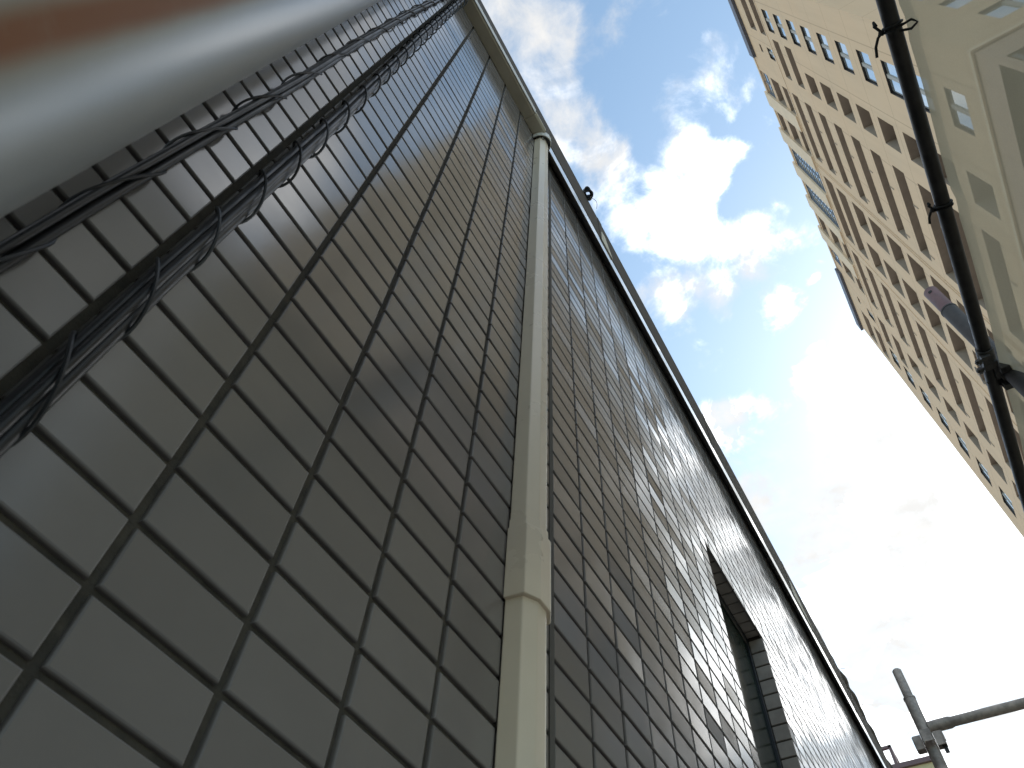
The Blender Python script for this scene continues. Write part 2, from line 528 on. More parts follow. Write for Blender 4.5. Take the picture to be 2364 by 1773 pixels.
w = MB()
wall_with_hole(w, XL, XR, 0, 4.0, 0.0045, [WIN])
x0, x1, z0, z1 = WIN
dy = 0.060
w.quad((x0, .0045, z0), (x0, dy, z0), (x0, dy, z1), (x0, .0045, z1))
w.quad((x1, .0045, z0), (x1, .0045, z1), (x1, dy, z1), (x1, dy, z0))
w.quad((x0, .0045, z1), (x0, dy, z1), (x1, dy, z1), (x1, .0045, z1))
w.quad((x0, .0045, z0), (x1, .0045, z0), (x1, dy, z0), (x0, dy, z0))
# the rest of the house body
for a in ((XL, .0045, XL, 6), (XR, .0045, XR, 6), (XL, 6, XR, 6)):
    w.quad((a[0], a[1], 0), (a[2], a[3], 0), (a[2], a[3], 3.93), (a[0], a[1], 3.93))
w.quad((XL, .0045, 3.93), (XR, .0045, 3.93), (XR, 6, 3.93), (XL, 6, 3.93))
w.build('grout_wall', GROUT, house, fix=False)

tv, tf, tone, edge, slope = [], [], [], [], []


def add_tile(o, ex, ez, n, w_, h_, shade_a=0.006, bow=0.0, tilt=0.004, tilt_b=0.004):
    """bevelled tile: corner o, edges ex (w_) and ez (h_), outward normal n"""
    ta, tb = random.gauss(0, tilt), random.gauss(0, tilt_b)
    lift = random.gauss(0, .0002)
    i = len(tv)
    for ins, dep in ((0, -.006), (0, -.0017), (.0005, -.0006), (.0016, 0)):
        for a, b in ((0, 0), (1, 0), (1, 1), (0, 1)):
            u = ins + (w_ - 2 * ins) * a
            v = ins + (h_ - 2 * ins) * b
            k = dep + lift + ((u - w_ / 2) * ta + (v - h_ / 2) * tb if dep > -.005 else 0)
            tv.append(tuple(o + ex * u + ez * v + n * k))
    for r_ in range(3):
        for k in range(4):
            a = i + r_ * 4 + k
            b = i + r_ * 4 + (k + 1) % 4
            tf.append((a, b, b + 4, a + 4))
    tf.append((i + 12, i + 13, i + 14, i + 15))
    t_ = random.random()
    slope.extend([(shade_a * random.gauss(0, 1) + bow, 0.0, .010 * random.gauss(0, 1) if shade_a > .01 else .006 * random.gauss(0, 1))] * 13)
    tone.extend([t_] * 13)
    edge.extend([1.0] * 12 + [0.0])


EX, EZ, NY = Vector((1, 0, 0)), Vector((0, 0, 1)), Vector((0, -1, 0))
cols = [(k * .1 + .0034, .0932) for k in range(-16, 4)] + [(.403, .0965)]
cols += [(.5125 + k * .099, .0930) for k in range(0, 86)]
for cx, cw in cols:
    for j in range(-30, 47):
        z = Z0 + .05 * j + .0030
        # cut the tiles at the window's edges
        segs = [(cx, cx + cw)]
        if z + .045 > WIN[2] and z < WIN[3] - .01:
            s2 = []
            for a, b in segs:
                if b <= WIN[0] or a >= WIN[1]:
                    s2.append((a, b))
                else:
                    if a < WIN[0] - .008:
                        s2.append((a, WIN[0]))
                    if b > WIN[1] + .008:
                        s2.append((WIN[1], b))
            segs = s2
        for a, b in segs:
            add_tile(Vector((a, 0, z)), EX, EZ, NY, b - a, .0440, .006 if cx < .5 else .015, 0 if cx < .5 else .012)
main_n = len(tf)
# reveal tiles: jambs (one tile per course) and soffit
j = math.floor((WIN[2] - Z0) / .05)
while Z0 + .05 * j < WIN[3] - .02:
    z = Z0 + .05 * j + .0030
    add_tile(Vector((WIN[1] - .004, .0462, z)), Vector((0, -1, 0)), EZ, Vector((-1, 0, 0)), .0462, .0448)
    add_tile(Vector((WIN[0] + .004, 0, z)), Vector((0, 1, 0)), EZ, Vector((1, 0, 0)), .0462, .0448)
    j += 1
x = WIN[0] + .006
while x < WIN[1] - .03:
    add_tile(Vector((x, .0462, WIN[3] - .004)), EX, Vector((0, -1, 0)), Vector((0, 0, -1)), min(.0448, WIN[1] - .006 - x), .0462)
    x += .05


def tile_mesh(name, faces, lo, hi, m):
    used = sorted({k for q in faces for k in q})
    ix = {k: n_ for n_, k in enumerate(used)}
    me = bpy.data.meshes.new(name)
    me.from_pydata([tv[k] for k in used], [], [tuple(ix[k] for k in q) for q in faces])
    me.update()
    me.materials.append(m)
    for nm, vals in (('tone', tone[lo:hi]), ('edge', edge[lo:hi])):
        at = me.attributes.new(nm, 'FLOAT', 'FACE')
        at.data.foreach_set('value', vals)
    at = me.attributes.new('slope', 'FLOAT_VECTOR', 'FACE')
    at.data.foreach_set('vector', [c for q in slope[lo:hi] for c in q])
    o = bpy.data.objects.new(name, me)
    COL.objects.link(o)
    o.parent = house
    return o


tile_mesh('tile_cladding', tf[:main_n], 0, main_n, TILE)
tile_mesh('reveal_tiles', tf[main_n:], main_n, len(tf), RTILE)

b = MB()
b.box(.5003, .5115, -.0006, .0044, 0, ZT - .002)
b.build('sealant_joint', SEAL, house)

# window set in the recess
wd = MB()
fx0, fx1, fz0, fz1 = WIN[0] + .001, WIN[1] - .001, WIN[2] + .001, WIN[3] - .001
for q in ((fx0, fx0 + .022, fz0, fz1), (fx1 - .022, fx1, fz0, fz1), (fx0 + .022, fx1 - .022, fz1 - .020, fz1), (fx0 + .022, fx1 - .022, fz0, fz0 + .022)):
    wd.box(q[0], q[1], .0465, .059, q[2], q[3])
wf = wd.build('window', WFRAME, house, bevel=.0015)
pn = MB()
pn.box(fx0 + .02, fx1 - .02, .0535, .0565, fz0 + .02, fz1 - .018)
pn.build('pane', HGLASS, wf)
bd = MB()
bd.box(fx0 + .022, fx1 - .022, .0485, .0520, fz1 - .030, fz1 - .0205)
bd.build('glazing_bead', SEAL, wf)

# parapet coping (tall dark fascia) and the glossy trim strip under it
cp = MB()
cp.prism([(.30, 3.945), (.30, 4.10), (-.028, 4.088), (-.0315, 4.084), (-.0315, 3.862), (-.026, 3.860), (-.001, 3.860), (-.001, 3.945)], XL, XR)
co = cp.build('coping', COPING, house)
tr = MB()
tr.prism([(-.0295, 3.7785), (-.0300, 3.780), (-.0300, 3.857), (-.0285, 3.859), (-.001, 3.859), (-.001, 3.853)], .4015, XR)
tr.build('trim_strip', TRIM, house)
for k in range(8):
    jc = MB()
    xx = .845 + k * 1.08
    jc.box(xx, xx + .035, -.0330, -.0317, 3.864, 4.084)
    jc.build('coping_joint_cover', COPING, house)
for poly in ([(.852, 3.864), (.858, 3.955), (.885, 3.955), (.945, 3.864)], [(3.02, 3.866), (3.03, 3.965), (3.10, 3.955), (3.34, 3.866)]):
    wz = MB()
    n = len(poly)
    wz.v = [(x_, -.0318, z_) for x_, z_ in poly] + [(x_, -.0332 - .0035 * (1 if k in (1, 2) else .2), z_) for k, (x_, z_) in enumerate(poly)]
    wz.f = [tuple(range(n)), tuple(reversed(range(n, 2 * n)))] + [(k, (k + 1) % n, n + (k + 1) % n, n + k) for k in range(n)]
    wz.build('bent_flashing', WEDGE, house)

# ------------------------------------------------------------------ rain gutter over the left part
gt = thing('rain_gutter', 'beige box gutter fixed under the coping, left of the downpipe', 'gutter', (0, 0, 3.83))
gb = MB()
gb.prism([(-.0005, 0), (-.0005, .016), (-.0405, .016), (-.0405, .004), (-.036, 0)], XL, .328)
gb.build('channel', GUTTER, gt)
gl = MB()
gl.box(XL, .328, -.0432, -.0408, .002, .052)
gl.build('lip', LIP, gt)
gs = MB()
gs.prism([(-.0005, -.003), (-.0005, .018), (-.0455, .018), (-.0455, .003), (-.038, -.003)], .3283, .398)
gs.build('sleeve', GUTTER, gt, bevel=.001)

# ------------------------------------------------------------------ downpipe
dp = thing('downpipe', 'beige faceted rainwater downpipe running up the tiled wall to the eave', 'downpipe', (0, 0, 0))
PROF = [(.3955, -.001), (.3985, -.0225), (.4145, -.0325), (.4340, -.0325), (.4490, -.0225), (.4520, -.001)]
CC = (.4237, -.014)


def grow(d):
    return [(x + (d if x > CC[0] else -d) * (1 if abs(x - CC[0]) > .015 else .5), y - d if y < -.005 else y - .0002) for x, y in PROF]


pm = MB()
pm.prismz(PROF, 0, 3.805)
pm.build('pipe', PIPE, dp, bevel=.0015)
cm = MB()
cm.prismz(grow(.0045), Z0 + .298, Z0 + .408)
cm.build('coupling', PIPE, dp, bevel=.0012)
c2 = MB()
c2.prismz(grow(.0015), Z0 + .4081, Z0 + .425)
c2.build('coupling_collar', PIPE, dp, bevel=.0008)
# elbow collar under the gutter: a curved hood, open below
el = MB()
n = 9
for k in range(n):
    a0, a1 = math.pi * k / n, math.pi * (k + 1) / n
    for rr, zz in ():
        pass
    def ep(a, rx, ry):
        return (.421 - rx * math.cos(a), -.002 - ry * math.sin(a))
    p0, p1 = ep(a0, .037, .046), ep(a1, .037, .046)
    q0, q1 = ep(a0, .034, .043), ep(a1, .034, .043)
    zl = 3.792
    zh = 3.838
    el.quad((*p0, zl), (*p1, zl), (*p1, zh), (*p0, zh))
    el.quad((*q0, zl), (*q0, zh), (*q1, zh), (*q1, zl))
    el.quad((*p0, zl), (*q0, zl), (*q1, zl), (*p1, zl))
    el.quad((*p0, zh), (*p1, zh), (*q1, zh), (*q0, zh))
    el.quad((*q0, zh - .004), (.421, -.002, zh - .004), (.421, -.002, zh - .004), (*q1, zh - .004))
el.build('elbow_collar', LIP, dp, smooth=True, fix=True)

# ------------------------------------------------------------------ cable bundles on the wall
def bundle(xz, y, radii, twist, spiral_r, pitch, wire_r, label, z_top, hand):
    root = thing('cable_bundle', label, 'cables', (0, 0, 0), 0, 'cable bundles running up the tiled wall')
    n = 90
    zs = [0.4 + (z_top - 0.4) * k / n for k in range(n + 1)]
    def cx(z):
        pts = xz
        for (a, xa), (b_, xb) in zip(pts, pts[1:]):
            if z <= b_:
                f = max(0, (z - a) / (b_ - a))
                return xa + (xb - xa) * f
        return pts[-1][1]
    for i, r in enumerate(radii):
        ph = 2 * math.pi * i / len(radii)
        off = 0 if len(radii) == 1 else r * .98 / math.sin(math.pi / len(radii))
        m_ = MB()
        m_.tube([(cx(z) + off * math.cos(ph + twist * z + .10 * math.sin(3.1 * z + i)) + .0002 * math.sin(5 * z + i * 2), y + off * math.sin(ph + twist * z), z) for z in zs], r, 10)
        m_.build('cable', BLACK, root, smooth=True)
    sp = MB()
    pts = []
    z = 0.45
    a = 0.3
    while z < z_top - .02:
        rr = spiral_r * (1 + .10 * math.sin(z * 7.0) + (.25 * max(0, (z - 2.7)) / .9))
        # the wire hangs in slack loops: mostly along the bundle at the back, a quick turn over the front
        pts.append((cx(z) + rr * math.cos(a), y + hand * rr * .95 * math.sin(a), z))
        step = 2 * math.pi / 26
        a += step
        front = .5 - .5 * hand * math.sin(a)
        z += pitch(z) / 26 * (.35 + 1.3 * front)
    sp.tube(pts, wire_r, 6)
    sp.build('spiral_wire', WIRE, root, smooth=True)
    return root


bundle([(0, -.0895), (1.7, -.0895), (1.83, -.0880), (1.96, -.0862), (2.2, -.0842), (2.45, -.0845), (2.9, -.0880), (3.45, -.087), (3.85, -.084)], -.0175, [.0050, .0044, .0036], .25, .0112,
       lambda z: .108 if z < 2.4 else .085, .0015, 'thick black cable bundle bound by open wire loops, nearer the downpipe', 3.83, -1)
bundle([(0, -.151), (1.7, -.1515), (1.85, -.1495), (2.15, -.1446), (2.5, -.144), (2.95, -.1374), (3.25, -.1292), (3.85, -.118)], -.0135, [.0036, .0035, .0033], 1.0, .0080,
       lambda z: .150, .0013, 'thin twisted black cable bundle on the wall beside the white pole', 3.83, 1)

# ------------------------------------------------------------------ white pole
pol = MB()
pr = .078
n = 64
pol.tube([(-.238 - .010 * (z - 1.5), -.112 + .0005, z) for z in (0, .5, 1, 1.5, 2, 2.5, 3, 3.5, 4, 5.0)], [pr - .0015 * (z - 1.5) for z in (0, .5, 1, 1.5, 2, 2.5, 3, 3.5, 4, 5.0)], n)
px, py = -.238, -.112
pol.v = [(a - px, b_ - py, c) for a, b_, c in pol.v]
po = pol.build('white_pole', None or pole_mat(), smooth=True)
po.location = (px, py, 0)
tag(po, 'white painted steel pole with a rust streak, standing against the tiled wall', 'pole')

# ------------------------------------------------------------------ small things on the roof edge
kc = thing('cable_coil', 'black coil of cable lying on the coping edge near the downpipe top', 'cable coil', (.745, -.036, 4.098))
km = MB()
pts = []
for k in range(140):
    a = k * .33
    rr = .017 + .004 * math.sin(k * .7)
    pts.append((rr * math.cos(a) * 1.25 + .004 * math.sin(k * .31), -.006 + rr * math.sin(a) * .8, .004 + .011 * math.sin(a * .5 + k * .013) + .008 * math.cos(k * .21)))
km.tube(pts, .0036, 6)
km.build('coiled_cable', BLACK, kc, smooth=True)
km = MB()
km.tube([(.02 + .05 * t_, -.008 - .012 * math.sin(math.pi * t_), .004 - .004 * t_) for t_ in [k / 14 for k in range(15)]], .0009, 6)
km.build('loose_wire', WIRE, kc, smooth=True)

tb = MB()
pts, rad = [], []
for k in range(60):
    x = 3.55 + k * .027
    f = k / 59
    bul = .016 + .016 * math.exp(-((x - 4.40) / .13) ** 2) + .010 * math.exp(-((x - 4.12) / .07) ** 2) + .007 * math.exp(-((x - 4.85) / .09) ** 2) + .003 * math.sin(x * 31)
    pts.append((x, -.018 - .008 * math.sin(k * .33) * f, 4.085 + .006 * math.sin(k * .5)))
    rad.append(bul * min(1, .25 + 3 * f))
tb.tube(pts, rad, 14)
for x in (4.02, 4.41):
    tb.tube([(x, -.03, 4.09), (x + .012, -.068, 4.092)], .0012, 6)
o = tb.build('tarp_roll', TARP, smooth=True)
tag(o, 'lumpy brown tarp roll hanging along the far end of the coping', 'tarp')

# ------------------------------------------------------------------ scaffold
def post(name, x, y, r, rp, z_step, z_top, label, top_mat, pockets, group, steel=None):
    steel = steel or STEEL
    root = thing(name, label, 'scaffold post', (x, y, 0), 0, group)
    m_ = MB()
    m_.tube([(0, 0, 0), (0, 0, z_step)], r, 28)
    m_.build('tube', steel, root, smooth=True)
    m_ = MB()
    m_.tube([(0, 0, z_step - .01), (0, 0, z_top - .006), (0, 0, z_top)], [rp, rp, rp - .005], 28)
    pin = m_.build('joint_pin', top_mat, root, smooth=True)
    m_ = MB()
    m_.tube([(0, 0, z_step - .004), (0, 0, z_step + .004)], r + .0015, 28)
    m_.build('collar', steel, root, smooth=True)
    for z in pockets:
        for ax in ((1, 0), (-1, 0), (0, 1), (0, -1)):
            d = Vector((*ax, 0))
            e = Vector((-ax[1], ax[0], 0))
            m_ = MB()
            c = d * (r + .017)
            for sgn in (-1, 1):
                m_.obox(c + e * .017 * sgn + Vector((0, 0, z)), d, e, EZ, .0165, .003, .03)
            m_.obox(c + d * .0165 + Vector((0, 0, z)), d, e, EZ, .003, .02, .026)
            m_.build('wedge_pocket', steel, root, bevel=.001)
    return root, pin


P1X, P1Y = 1.793, -1.083
post1, pin1 = post('scaffold_post', P1X, P1Y, .0300, .0272, Z0 + 2.40, Z0 + 2.575, 'scaffold post with a faded pink top behind the black ledger pipe', PINK, [], 'scaffold posts', DSTEEL)
hm = MB()
hm.tube([(-.0245, .0105, Z0 + 2.535), (-.0262, .0112, Z0 + 2.535)], .008, 14)
hm.build('pin_hole', CORD, pin1)
P2X, P2Y = 3.261, -.328
post2, pin2 = post('scaffold_post', P2X, P2Y, .0243, .0200, Z0 + 1.835, Z0 + 1.985, 'bare scaffold post with thin top pin and wedge pocket, against open sky', STEEL, [Z0 + 1.63], 'scaffold posts')

LY, LZ, LR = -1.03, Z0 + 1.969, .02135
ld = MB()
ld.tube([(-3.4, LY, LZ), (6.5, LY, LZ)], LR, 28)
o = ld.build('scaffold_ledger', LEDGER, smooth=True)
tag(o, 'long black scaffold pipe carrying the top of the mesh sheet', 'scaffold pipe')

tm = thing('scaffold_crossbar', 'short horizontal scaffold pipe joined to the post at the end of the tiled wall', 'scaffold pipe', (P2X + .004, P2Y - .03, Z0 + 1.693))
m_ = MB()
m_.tube([(0, -.075, 0), (0, -.80, 0)], .0205, 24)
m_.build('tube', STEEL, tm, smooth=True)
m_ = MB()
m_.tube([(0, .008, 0), (0, -.03, 0), (0, -.078, 0), (0, -.09, 0)], [.0232, .0245, .0245, .0212], 24)
m_.obox((0, -.022, -.034), EX, Vector((0, 1, 0)), EZ, .006, .012, .034)
m_.build('end_fitting', STEEL, tm, smooth=True)
m_ = MB()
m_.obox((0, -.020, -.05), EX, Vector((0, 1, 0)), EZ, .004, .008, .07)
m_.build('wedge', CLAMP, tm, bevel=.001)

ck = thing('scaffold_clamp', 'dark iron swivel clamp binding the pink-topped post to the black ledger pipe', 'clamp', (P1X, LY, LZ))
EY = Vector((0, 1, 0))
m_ = MB()
m_.tube([(-.115, 0, 0), (-.045, 0, 0)], LR + .0055, 20)
m_.obox((-.078, .012, -.028), EX, EY, EZ, .030, .014, .010)
m_.obox((-.03, -.012, -.008), EX, EY, EZ, .040, .008, .022)
m_.build('ledger_jaw', CLAMP, ck, smooth=True)
m_ = MB()
m_.tube([(0, P1Y - LY, -.035), (0, P1Y - LY, .045)], .0365, 20)
m_.obox((-.038, P1Y - LY + .018, -.028), EX, EY, EZ, .012, .020, .024)
m_.obox((.040, P1Y - LY + .018, -.028), EX, EY, EZ, .012, .020, .022)
m_.build('post_jaw', CLAMP, ck, smooth=True, bevel=.0015)
for xx, yy, zz in ((-.098, .026, -.030), (-.058, .028, -.026), (.030, .0, .004)):
    m_ = MB()
    m_.tube([(xx, yy - .03, zz), (xx, yy + .022, zz - .010)], .0055, 10)
    m_.tube([(xx, yy + .006, zz - .006), (xx, yy + .017, zz - .009)], .0115, 6)
    m_.build('bolt', CLAMP, ck)
m_ = MB()
m_.tube([(-.030, .03, -.02), (-.046, .05, -.035), (-.056, .05, -.05), (-.060, .055, -.075), (-.055, .058, -.10)], .0018, 6)
m_.tube([(-.03, .028, .0), (-.048, .042, .008), (-.062, .045, -.01), (-.058, .05, -.03)], .0016, 6)
m_.build('binding_wire', STEEL, ck)

# mesh sheet hanging from the ledger
nx, nz = 300, 54
SX0, SX1 = -3.3, 6.2
ties_x = [-2.35, -1.75, -1.2, -.62, -.05, .545, 1.11, 2.25, 2.85, 3.4, 4.0, 4.6, 5.2]
sv, sf, hem = [], [], []


def sheet_pt(x, v):
    nt = min(abs(x - t_) for t_ in ties_x)
    sag = .012 * (1 - math.exp(-(nt / .12) ** 2))
    drop = v * 1.55
    z = LZ - LR * .35 - sag - drop
    gap = 1 - math.exp(-(drop / .10) ** 1.2)
    y = LY - .008 - LR * .9 - .045 * gap
    amp = min(1, .25 + drop * 2.2)
    y += amp * (.010 * math.sin(x * 3.1 + drop * 2.2) + .007 * math.sin(x * 7.3 - drop * 3.0 + 1) + .004 * math.sin(x * 15 + drop * 5))
    # folds fanning out from each tie
    for t_ in ties_x:
        dx = x - t_
        if abs(dx) < .5:
            y -= .007 * math.exp(-((abs(dx) - drop * .42) / .035) ** 2) * math.exp(-drop * 2.6)
    if abs(x - P1X) < .3:
        y -= .05 * math.exp(-((x - P1X) / .09) ** 2) * gap
    return (x, y, z)


for i in range(nx + 1):
    for k in range(nz + 1):
        v = (k / nz) ** 1.6
        sv.append(sheet_pt(SX0 + (SX1 - SX0) * i / nx, v))
        hem.append(1.0 if v * 1.55 < .04 else 0.0)
for i in range(nx):
    for k in range(nz):
        a = i * (nz + 1) + k
        sf.append((a, a + 1, a + nz + 2, a + nz + 1))
me = bpy.data.meshes.new('mesh_sheet')
me.from_pydata(sv, [], sf)
me.update()
me.materials.append(SHEET)
at = me.attributes.new('hem', 'FLOAT', 'POINT')
at.data.foreach_set('value', hem)
for q in me.polygons:
    q.use_smooth = True
o = bpy.data.objects.new('mesh_sheet', me)
COL.objects.link(o)
tag(o, 'beige see-through scaffold sheet tied below the black pipe, tower showing through', 'scaffold sheet')

for x, big, lab in ((.545, 1.0, 'black cord tie with a long drooping tail, upper of two on the ledger pipe'), (1.11, .72, 'small black cord tie with a short tail, halfway along the ledger pipe')):
    tk = thing('cord_tie', lab, 'cord tie', (x, LY, LZ), 0, 'cord ties on the ledger pipe')
    m_ = MB()
    rr = LR + .003
    for off in (-.006, .004):
        m_.tube([(off + .004 * math.sin(a), rr * math.cos(a), rr * math.sin(a)) for a in [2 * math.pi * k / 24 for k in range(25)]], .0032, 8, caps=False)
    m_.build('cord_loop', CORD, tk, smooth=True)
    m_ = MB()
    # knot on the house side with a bow and a tail
    k0 = Vector((0, rr + .003, .004))
    m_.tube([k0 + Vector((-.02, .006, .010)) * big, k0 + Vector((-.034, .012, .004)) * big, k0 + Vector((-.026, .016, -.004)) * big, k0], .0038, 8)
    m_.tube([k0 + Vector((-.006, 0, 0)), k0 + Vector((.006, .006, -.002))], .0075, 8)
    m_.tube([k0, k0 + Vector((.010, .012, .004)) * big, k0 + Vector((.030, .024, .002)) * big, k0 + Vector((.055, .030, -.004)) * big], .0040, 8)
    m_.build('knot_tail', CORD, tk, smooth=True)
    if big == 1.0:
        m_ = MB()
        m_.tube([(0, -.012, -.020), (-.006, -.036, -.034), (.004, -.046, -.046), (.016, -.030, -.036), (.012, -.010, -.022)], .0036, 8)
        m_.build('eyelet_loop', CORD, tk, smooth=True)

# ------------------------------------------------------------------ apartment tower
TS = 65.5 / 45.0                                   # metres per survey unit
YAW = R(-0.73)
U0, U1 = 6.57, 30.55
dr = Vector((math.cos(YAW), math.sin(YAW), 0))
org = CAM + TS * (Vector((8.226, -6.7185, 0)) + (U0 - 8.087) * dr)
tower = thing('apartment_tower', 'tall tan apartment tower with rows of recessed balconies, seen steeply from below', 'tower', (org.x, org.y, 0), YAW)


def X(u):
    return (u - U0) * TS


def Zt(z):
    return z * TS + CAM.z


TAN = (0.575, 0.43, 0.298)
TWALL = facade_mat('tan_cladding', TAN, 3.4, 2.055 * TS, 1.0)
TPALE = mat('pale_stone_trim', (0.60, 0.48, 0.355), 0.7, mott=(1.0, .06))
TBASE = facade_mat('pinkish_base_cladding', (0.40, 0.30, 0.24), 2.6, 1.5, .2)
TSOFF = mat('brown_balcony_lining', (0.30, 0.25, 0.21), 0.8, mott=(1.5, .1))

PITCH = 2.055
holes, glass, recess, grids = [], [], [], []
for k in range(0, 10):
    t_ = 38.13 - PITCH * k
    glass += [(7.83, 8.91, t_ - 1.09, t_), (28.3, 29.4, t_ - 1.09, t_)]
    if k < 2:
        recess += [(9.32, 11.24, t_ - 1.02, t_ + .03), (26.0, 27.9, t_ - 1.02, t_ + .03)]
    else:
        recess += [(10.22, 11.23, t_ - 1.3, t_ + .04), (26.03, 27.05, t_ - 1.3, t_ + .04)]
    t3 = 38.30 - 2.06 * k
    recess += [(12.1, 15.75, t3 - .98, t3), (21.46, 25.1, t3 - .98, t3)]
    if k < 2:
        t4 = 38.25 - 1.97 * k
        recess += [(16.75, 20.55, t4 - 1.35, t4)]
    else:
        t4 = 34.05 - 2.08 * (k - 2)
        recess += [(16.7, 18.1, t4 - 1.5, t4), (19.0, 20.5, t4 - 1.5, t4)]
# top storeys
for a, b_ in ((6.95, 9.32), (28.0, 30.1)):
    recess += [(a, b_, 41.1, 42.4), (a, b_, 39.2, 40.3)]
glass += [(10.05, 10.65, 39.25, 40.3), (26.6, 27.2, 39.25, 40.3)]
for a, b_ in ((12.12, 13.53), (23.8, 25.1)):
    grids += [(a, b_, 43.1, 44.75, 2, 3)]
    recess += [(a, b_, 40.85, 42.45), (a, b_, 39.2, 40.15)]
for a, b_ in ((14.42, 15.87), (21.4, 22.85)):
    recess += [(a, b_, 43.3, 44.55), (a, b_, 40.85, 42.4), (a, b_, 39.2, 40.1)]
for a, b_ in ((16.77, 18.2), (19.12, 20.55)):
    grids += [(a, b_, 39.25, 44.55, 2, 10)]
vents = [(10.12, 10.55, 41.55, 42.0), (26.65, 27.1, 41.55, 42.0)]
ribbon = [(U0 + .12, 12.8, 14.3, 16.55)]
H_ = [(X(h[0]), X(h[1]), Zt(h[2]), Zt(h[3])) for h in (glass + recess + [q[:4] for q in grids] + vents)]
TOPZ, BELT = Zt(45.0), Zt(17.55)
m_ = MB()
wall_with_hole(m_, 0, X(U1), BELT, TOPZ, 0.0, H_)
DEPTH = 26.0
m_.quad((X(U1), 0, 0), (X(U1), -DEPTH, 0), (X(U1), -DEPTH, TOPZ), (X(U1), 0, TOPZ))
m_.quad((0, -DEPTH, 0), (0, -DEPTH, TOPZ), (X(U1), -DEPTH, TOPZ), (X(U1), -DEPTH, 0))
m_.quad((0, 0, TOPZ - .6), (X(U1), 0, TOPZ - .6), (X(U1), -DEPTH, TOPZ - .6), (0, -DEPTH, TOPZ - .6))
# side facade (x = 0) with its own column of windows
sideh = []
for k in range(0, 10):
    t_ = Zt(38.13 - PITCH * k)
    sideh += [(1.55, 3.2, t_ - 1.55, t_), (8.0, 9.6, t_ - 1.55, t_)]
ms = MB()
wall_with_hole(ms, 0, DEPTH, BELT, TOPZ, 0.0, sideh)
i0 = len(m_.v)
m_.v += [(0.0, -x_, z_) for x_, _, z_ in ms.v]
m_.f += [tuple(i0 + k for k in q) for q in ms.f]
m_.build('wall', TWALL, tower, fix=False)


def recess_box(a, b_, c, d, dep, side=False):
    """five inner faces of an opening, dep deep"""
    q = MB()
    P = (lambda x_, y_, z_: (-y_, -x_, z_)) if side else (lambda x_, y_, z_: (x_, y_, z_))
    y0 = 0.0
    y1 = -dep
    if side:
        P = lambda x_, y_, z_: (-y_, -x_, z_)
    q.quad(P(a, y0, c), P(a, y1, c), P(a, y1, d), P(a, y0, d))
    q.quad(P(b_, y0, c), P(b_, y0, d), P(b_, y1, d), P(b_, y1, c))
    q.quad(P(a, y0, d), P(a, y1, d), P(b_, y1, d), P(b_, y0, d))
    q.quad(P(a, y0, c), P(b_, y0, c), P(b_, y1, c), P(a, y1, c))
    q.quad(P(a, y1, c), P(b_, y1, c), P(b_, y1, d), P(a, y1, d))
    return q


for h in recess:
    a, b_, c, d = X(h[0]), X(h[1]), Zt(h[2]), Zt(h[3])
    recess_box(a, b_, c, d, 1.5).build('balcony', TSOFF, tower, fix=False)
for h in vents:
    recess_box(X(h[0]), X(h[1]), Zt(h[2]), Zt(h[3]), .3).build('vent', TSOFF, tower, fix=False)


def glass_window(a, b_, c, d, side=False):
    q = recess_box(a, b_, c, d, .16, side)
    fr = q.build('window', TFRAME, tower, fix=False)
    P = (lambda m2, x0, x1, y0, y1, z0_, z1_: m2.box(-y1, -y0, -x1, -x0, z0_, z1_)) if side else (lambda m2, x0, x1, y0, y1, z0_, z1_: m2.box(x0, x1, y0, y1, z0_, z1_))
    w_ = b_ - a
    md = (a + b_) / 2
    for x0, x1 in ((a + .05, md - .09), (md + .09, b_ - .05)):
        m2 = MB()
        P(m2, x0, x1, -.115, -.10, c + .10, d - .05)
        m2.build('pane', TGLASS, fr)
    m2 = MB()
    P(m2, md - .09, md + .09, -.125, -.06, c + .01, d - .01)
    m2.build('mullion', TMULL, fr)


for h in glass:
    glass_window(X(h[0]), X(h[1]), Zt(h[2]), Zt(h[3]))
for h in sideh:
    if h[3] < Zt(26):
        glass_window(*h, side=True)
    else:
        recess_box(*h, .3, True).build('window', TFRAME, tower, fix=False)
for a, b_, c, d, nxp, nzp in grids:
    a, b_, c, d = X(a), X(b_), Zt(c), Zt(d)
    q = recess_box(a, b_, c, d, .20)
    fr = q.build('grid_window', GRIDF, tower, fix=False)
    m2 = MB()
    for k in range(nxp + 1):
        x_ = a + .06 + (b_ - a - .12) * k / nxp
        m2.box(x_ - .06, x_ + .06, -.12, -.05, c + .002, d - .002)
    for k in range(nzp + 1):
        z_ = c + .06 + (d - c - .12) * k / nzp
        for i in range(nxp):
            xa = a + .12 + (b_ - a - .12) * i / nxp
            xb = a + (b_ - a - .12) * (i + 1) / nxp
            m2.box(xa, xb, -.11, -.06, z_ - .05, z_ + .05)
    m2.build('grid_frame', GRIDF, fr)
    m2 = MB()
    m2.box(a + .01, b_ - .01, -.10, -.09, c + .01, d - .01)
    m2.build('pane', TGLASS, fr)

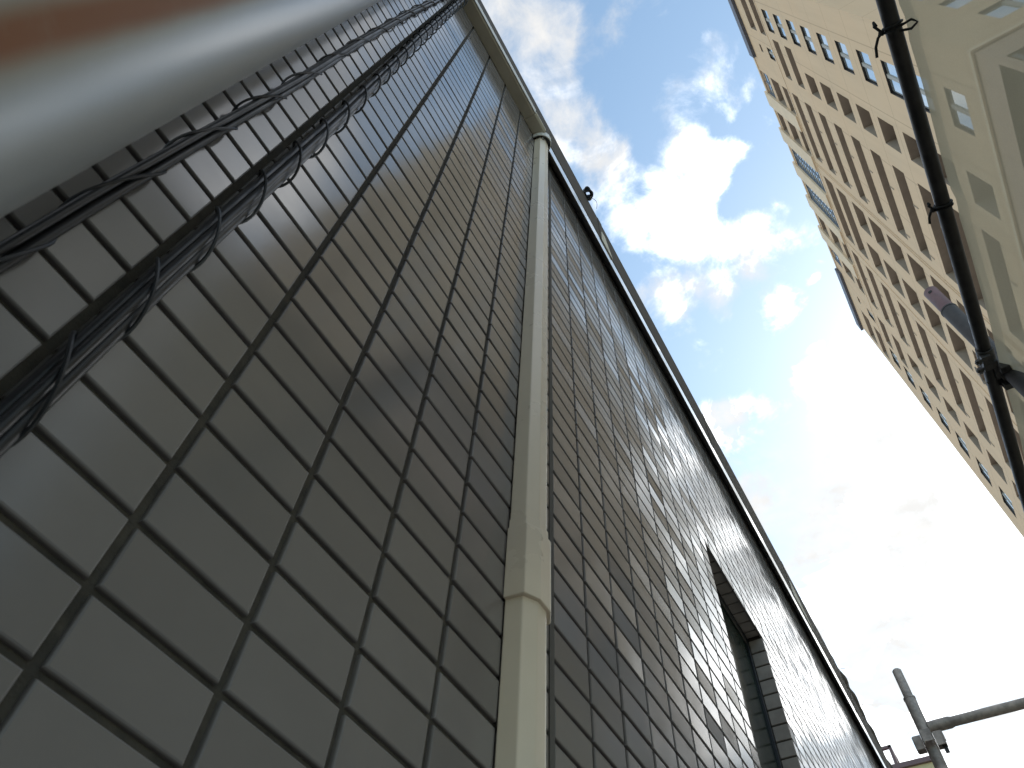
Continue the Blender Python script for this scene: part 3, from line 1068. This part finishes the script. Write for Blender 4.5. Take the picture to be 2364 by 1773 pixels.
# crown: piers, ledge, end copings, parapet cap
for a, b_ in ((13.53, 14.42), (15.87, 16.77), (18.2, 19.12), (20.55, 21.4), (22.85, 23.8)):
    m2 = MB()
    m2.box(X(a), X(b_), .002, .15, Zt(39.05), Zt(45.45))
    m2.build('pier', TPALE, tower)
m2 = MB()
m2.box(X(12.0), X(25.2), .002, .035, Zt(38.90), Zt(39.04))
m2.build('ledge', TPALE, tower)
for a, b_ in ((7.0, 11.98), (25.22, 30.4)):
    m2 = MB()
    m2.box(X(a), X(b_), .002, .03, Zt(38.93), Zt(39.02))
    m2.build('string_course', TPALE, tower)
for a, b_ in ((U0 - .1, 11.2), (26.0, U1 + .1)):
    m2 = MB()
    m2.box(X(a), X(b_), .002, .24, Zt(44.1), Zt(45.05))
    m2.build('coping', NAVY, tower)
for a, b_ in ((11.22, 13.5), (23.82, 25.98), (14.44, 15.85), (16.79, 18.18), (19.14, 20.53), (21.42, 22.83)):
    m2 = MB()
    m2.box(X(a), X(b_), .002, .06, Zt(44.80), Zt(45.08))
    m2.build('parapet_cap', TPALE, tower)

# rain pipes on the facade and small spouts beside the long balconies
for u in (16.18, 16.33, 21.05):
    m2 = MB()
    m2.box(X(u) - .03, X(u) + .03, .002, .03, BELT + .2, Zt(38.8))
    m2.build('rain_pipe', TWALL, tower)
for k in range(0, 10):
    t3 = 38.30 - 2.06 * k
    for u in (13.35, 15.45, 22.8, 24.8):
        m2 = MB()
        m2.box(X(u) - .025, X(u) + .025, .002, .035, Zt(t3 - 1.36), Zt(t3 - 1.0))
        m2.build('spout', TSOFF, tower)

# podium below the belt
m2 = MB()
m2.box(-.08, X(U1) + .1, .002, .08, BELT - .05, BELT + .15)
m2.box(-.08, -.002, -DEPTH, .002, BELT - .05, BELT + .15)
m2.build('belt_course', TPALE, tower)
m2 = MB()
wall_with_hole(m2, 0, X(U1), 0, BELT, -.03, [(X(h[0]), X(h[1]), Zt(h[2]), Zt(h[3])) for h in ribbon] + [(X(a), X(a) + 4.4, Zt(5), Zt(16.3)) for a in (14.2, 18.6, 23.0)])
ms = MB()
wall_with_hole(ms, .03, DEPTH, 0, BELT, 0.03, [(.25, 14.0, Zt(14.3), Zt(16.55))])
i0 = len(m2.v)
m2.v += [(.03, -x_, z_) for x_, _, z_ in ms.v]
m2.f += [tuple(i0 + k for k in q) for q in ms.f]
m2.build('base_wall', TBASE, tower, fix=False)
m2 = MB()
h = ribbon[0]
m2.box(X(h[0]) - .1, X(h[1]) + .1, -.5, -.35, Zt(h[2]) - .1, Zt(h[3]) + .1)
m2.box(.35, .5, -14.1, -.35, Zt(14.3) - .1, Zt(16.55) + .1)
for a in (14.2, 18.6, 23.0):
    m2.box(X(a) - .1, X(a) + 4.5, -.5, -.35, Zt(5) - .1, Zt(16.3) + .1)
m2.build('podium_glazing', BGLASS, tower)

# ------------------------------------------------------------------ building past the end of the house
FX = 30.0
fb = thing('far_building', 'pale yellow building with a maroon roof edge beyond the end of the tiled wall', 'building', (FX, 0, 0))
FZ = CAM.z + FX * .5408
m2 = MB()
m2.box(0, 12, -.12, 14, 0, FZ - .18)
m2.build('wall', YELLOW, fb)
m2 = MB()
m2.box(-.12, 12.1, -.22, 14.1, FZ - .179, FZ + .0)
m2.build('roof_edge', PURPLE, fb)
rl = MB()
yc = 1.18
zt = FZ + .86
rl.box(.10, .24, yc, yc + 6, zt - .10, zt)
rl.box(.10, 5.0, yc, yc + .12, zt - .10, zt - .002)
for yy in (yc + .002, yc + 2.4, yc + 4.8):
    rl.box(.102, .238, yy, yy + .12, FZ + .001, zt - .101)
rl.box(.14, .17, yc + .34, yc + .37, FZ + .001, zt - .101)
for xx in (1.7, 3.3):
    rl.box(xx, xx + .12, yc + .002, yc + .118, FZ + .001, zt - .101)
rl.build('roof_railing', PURPLE, fb)
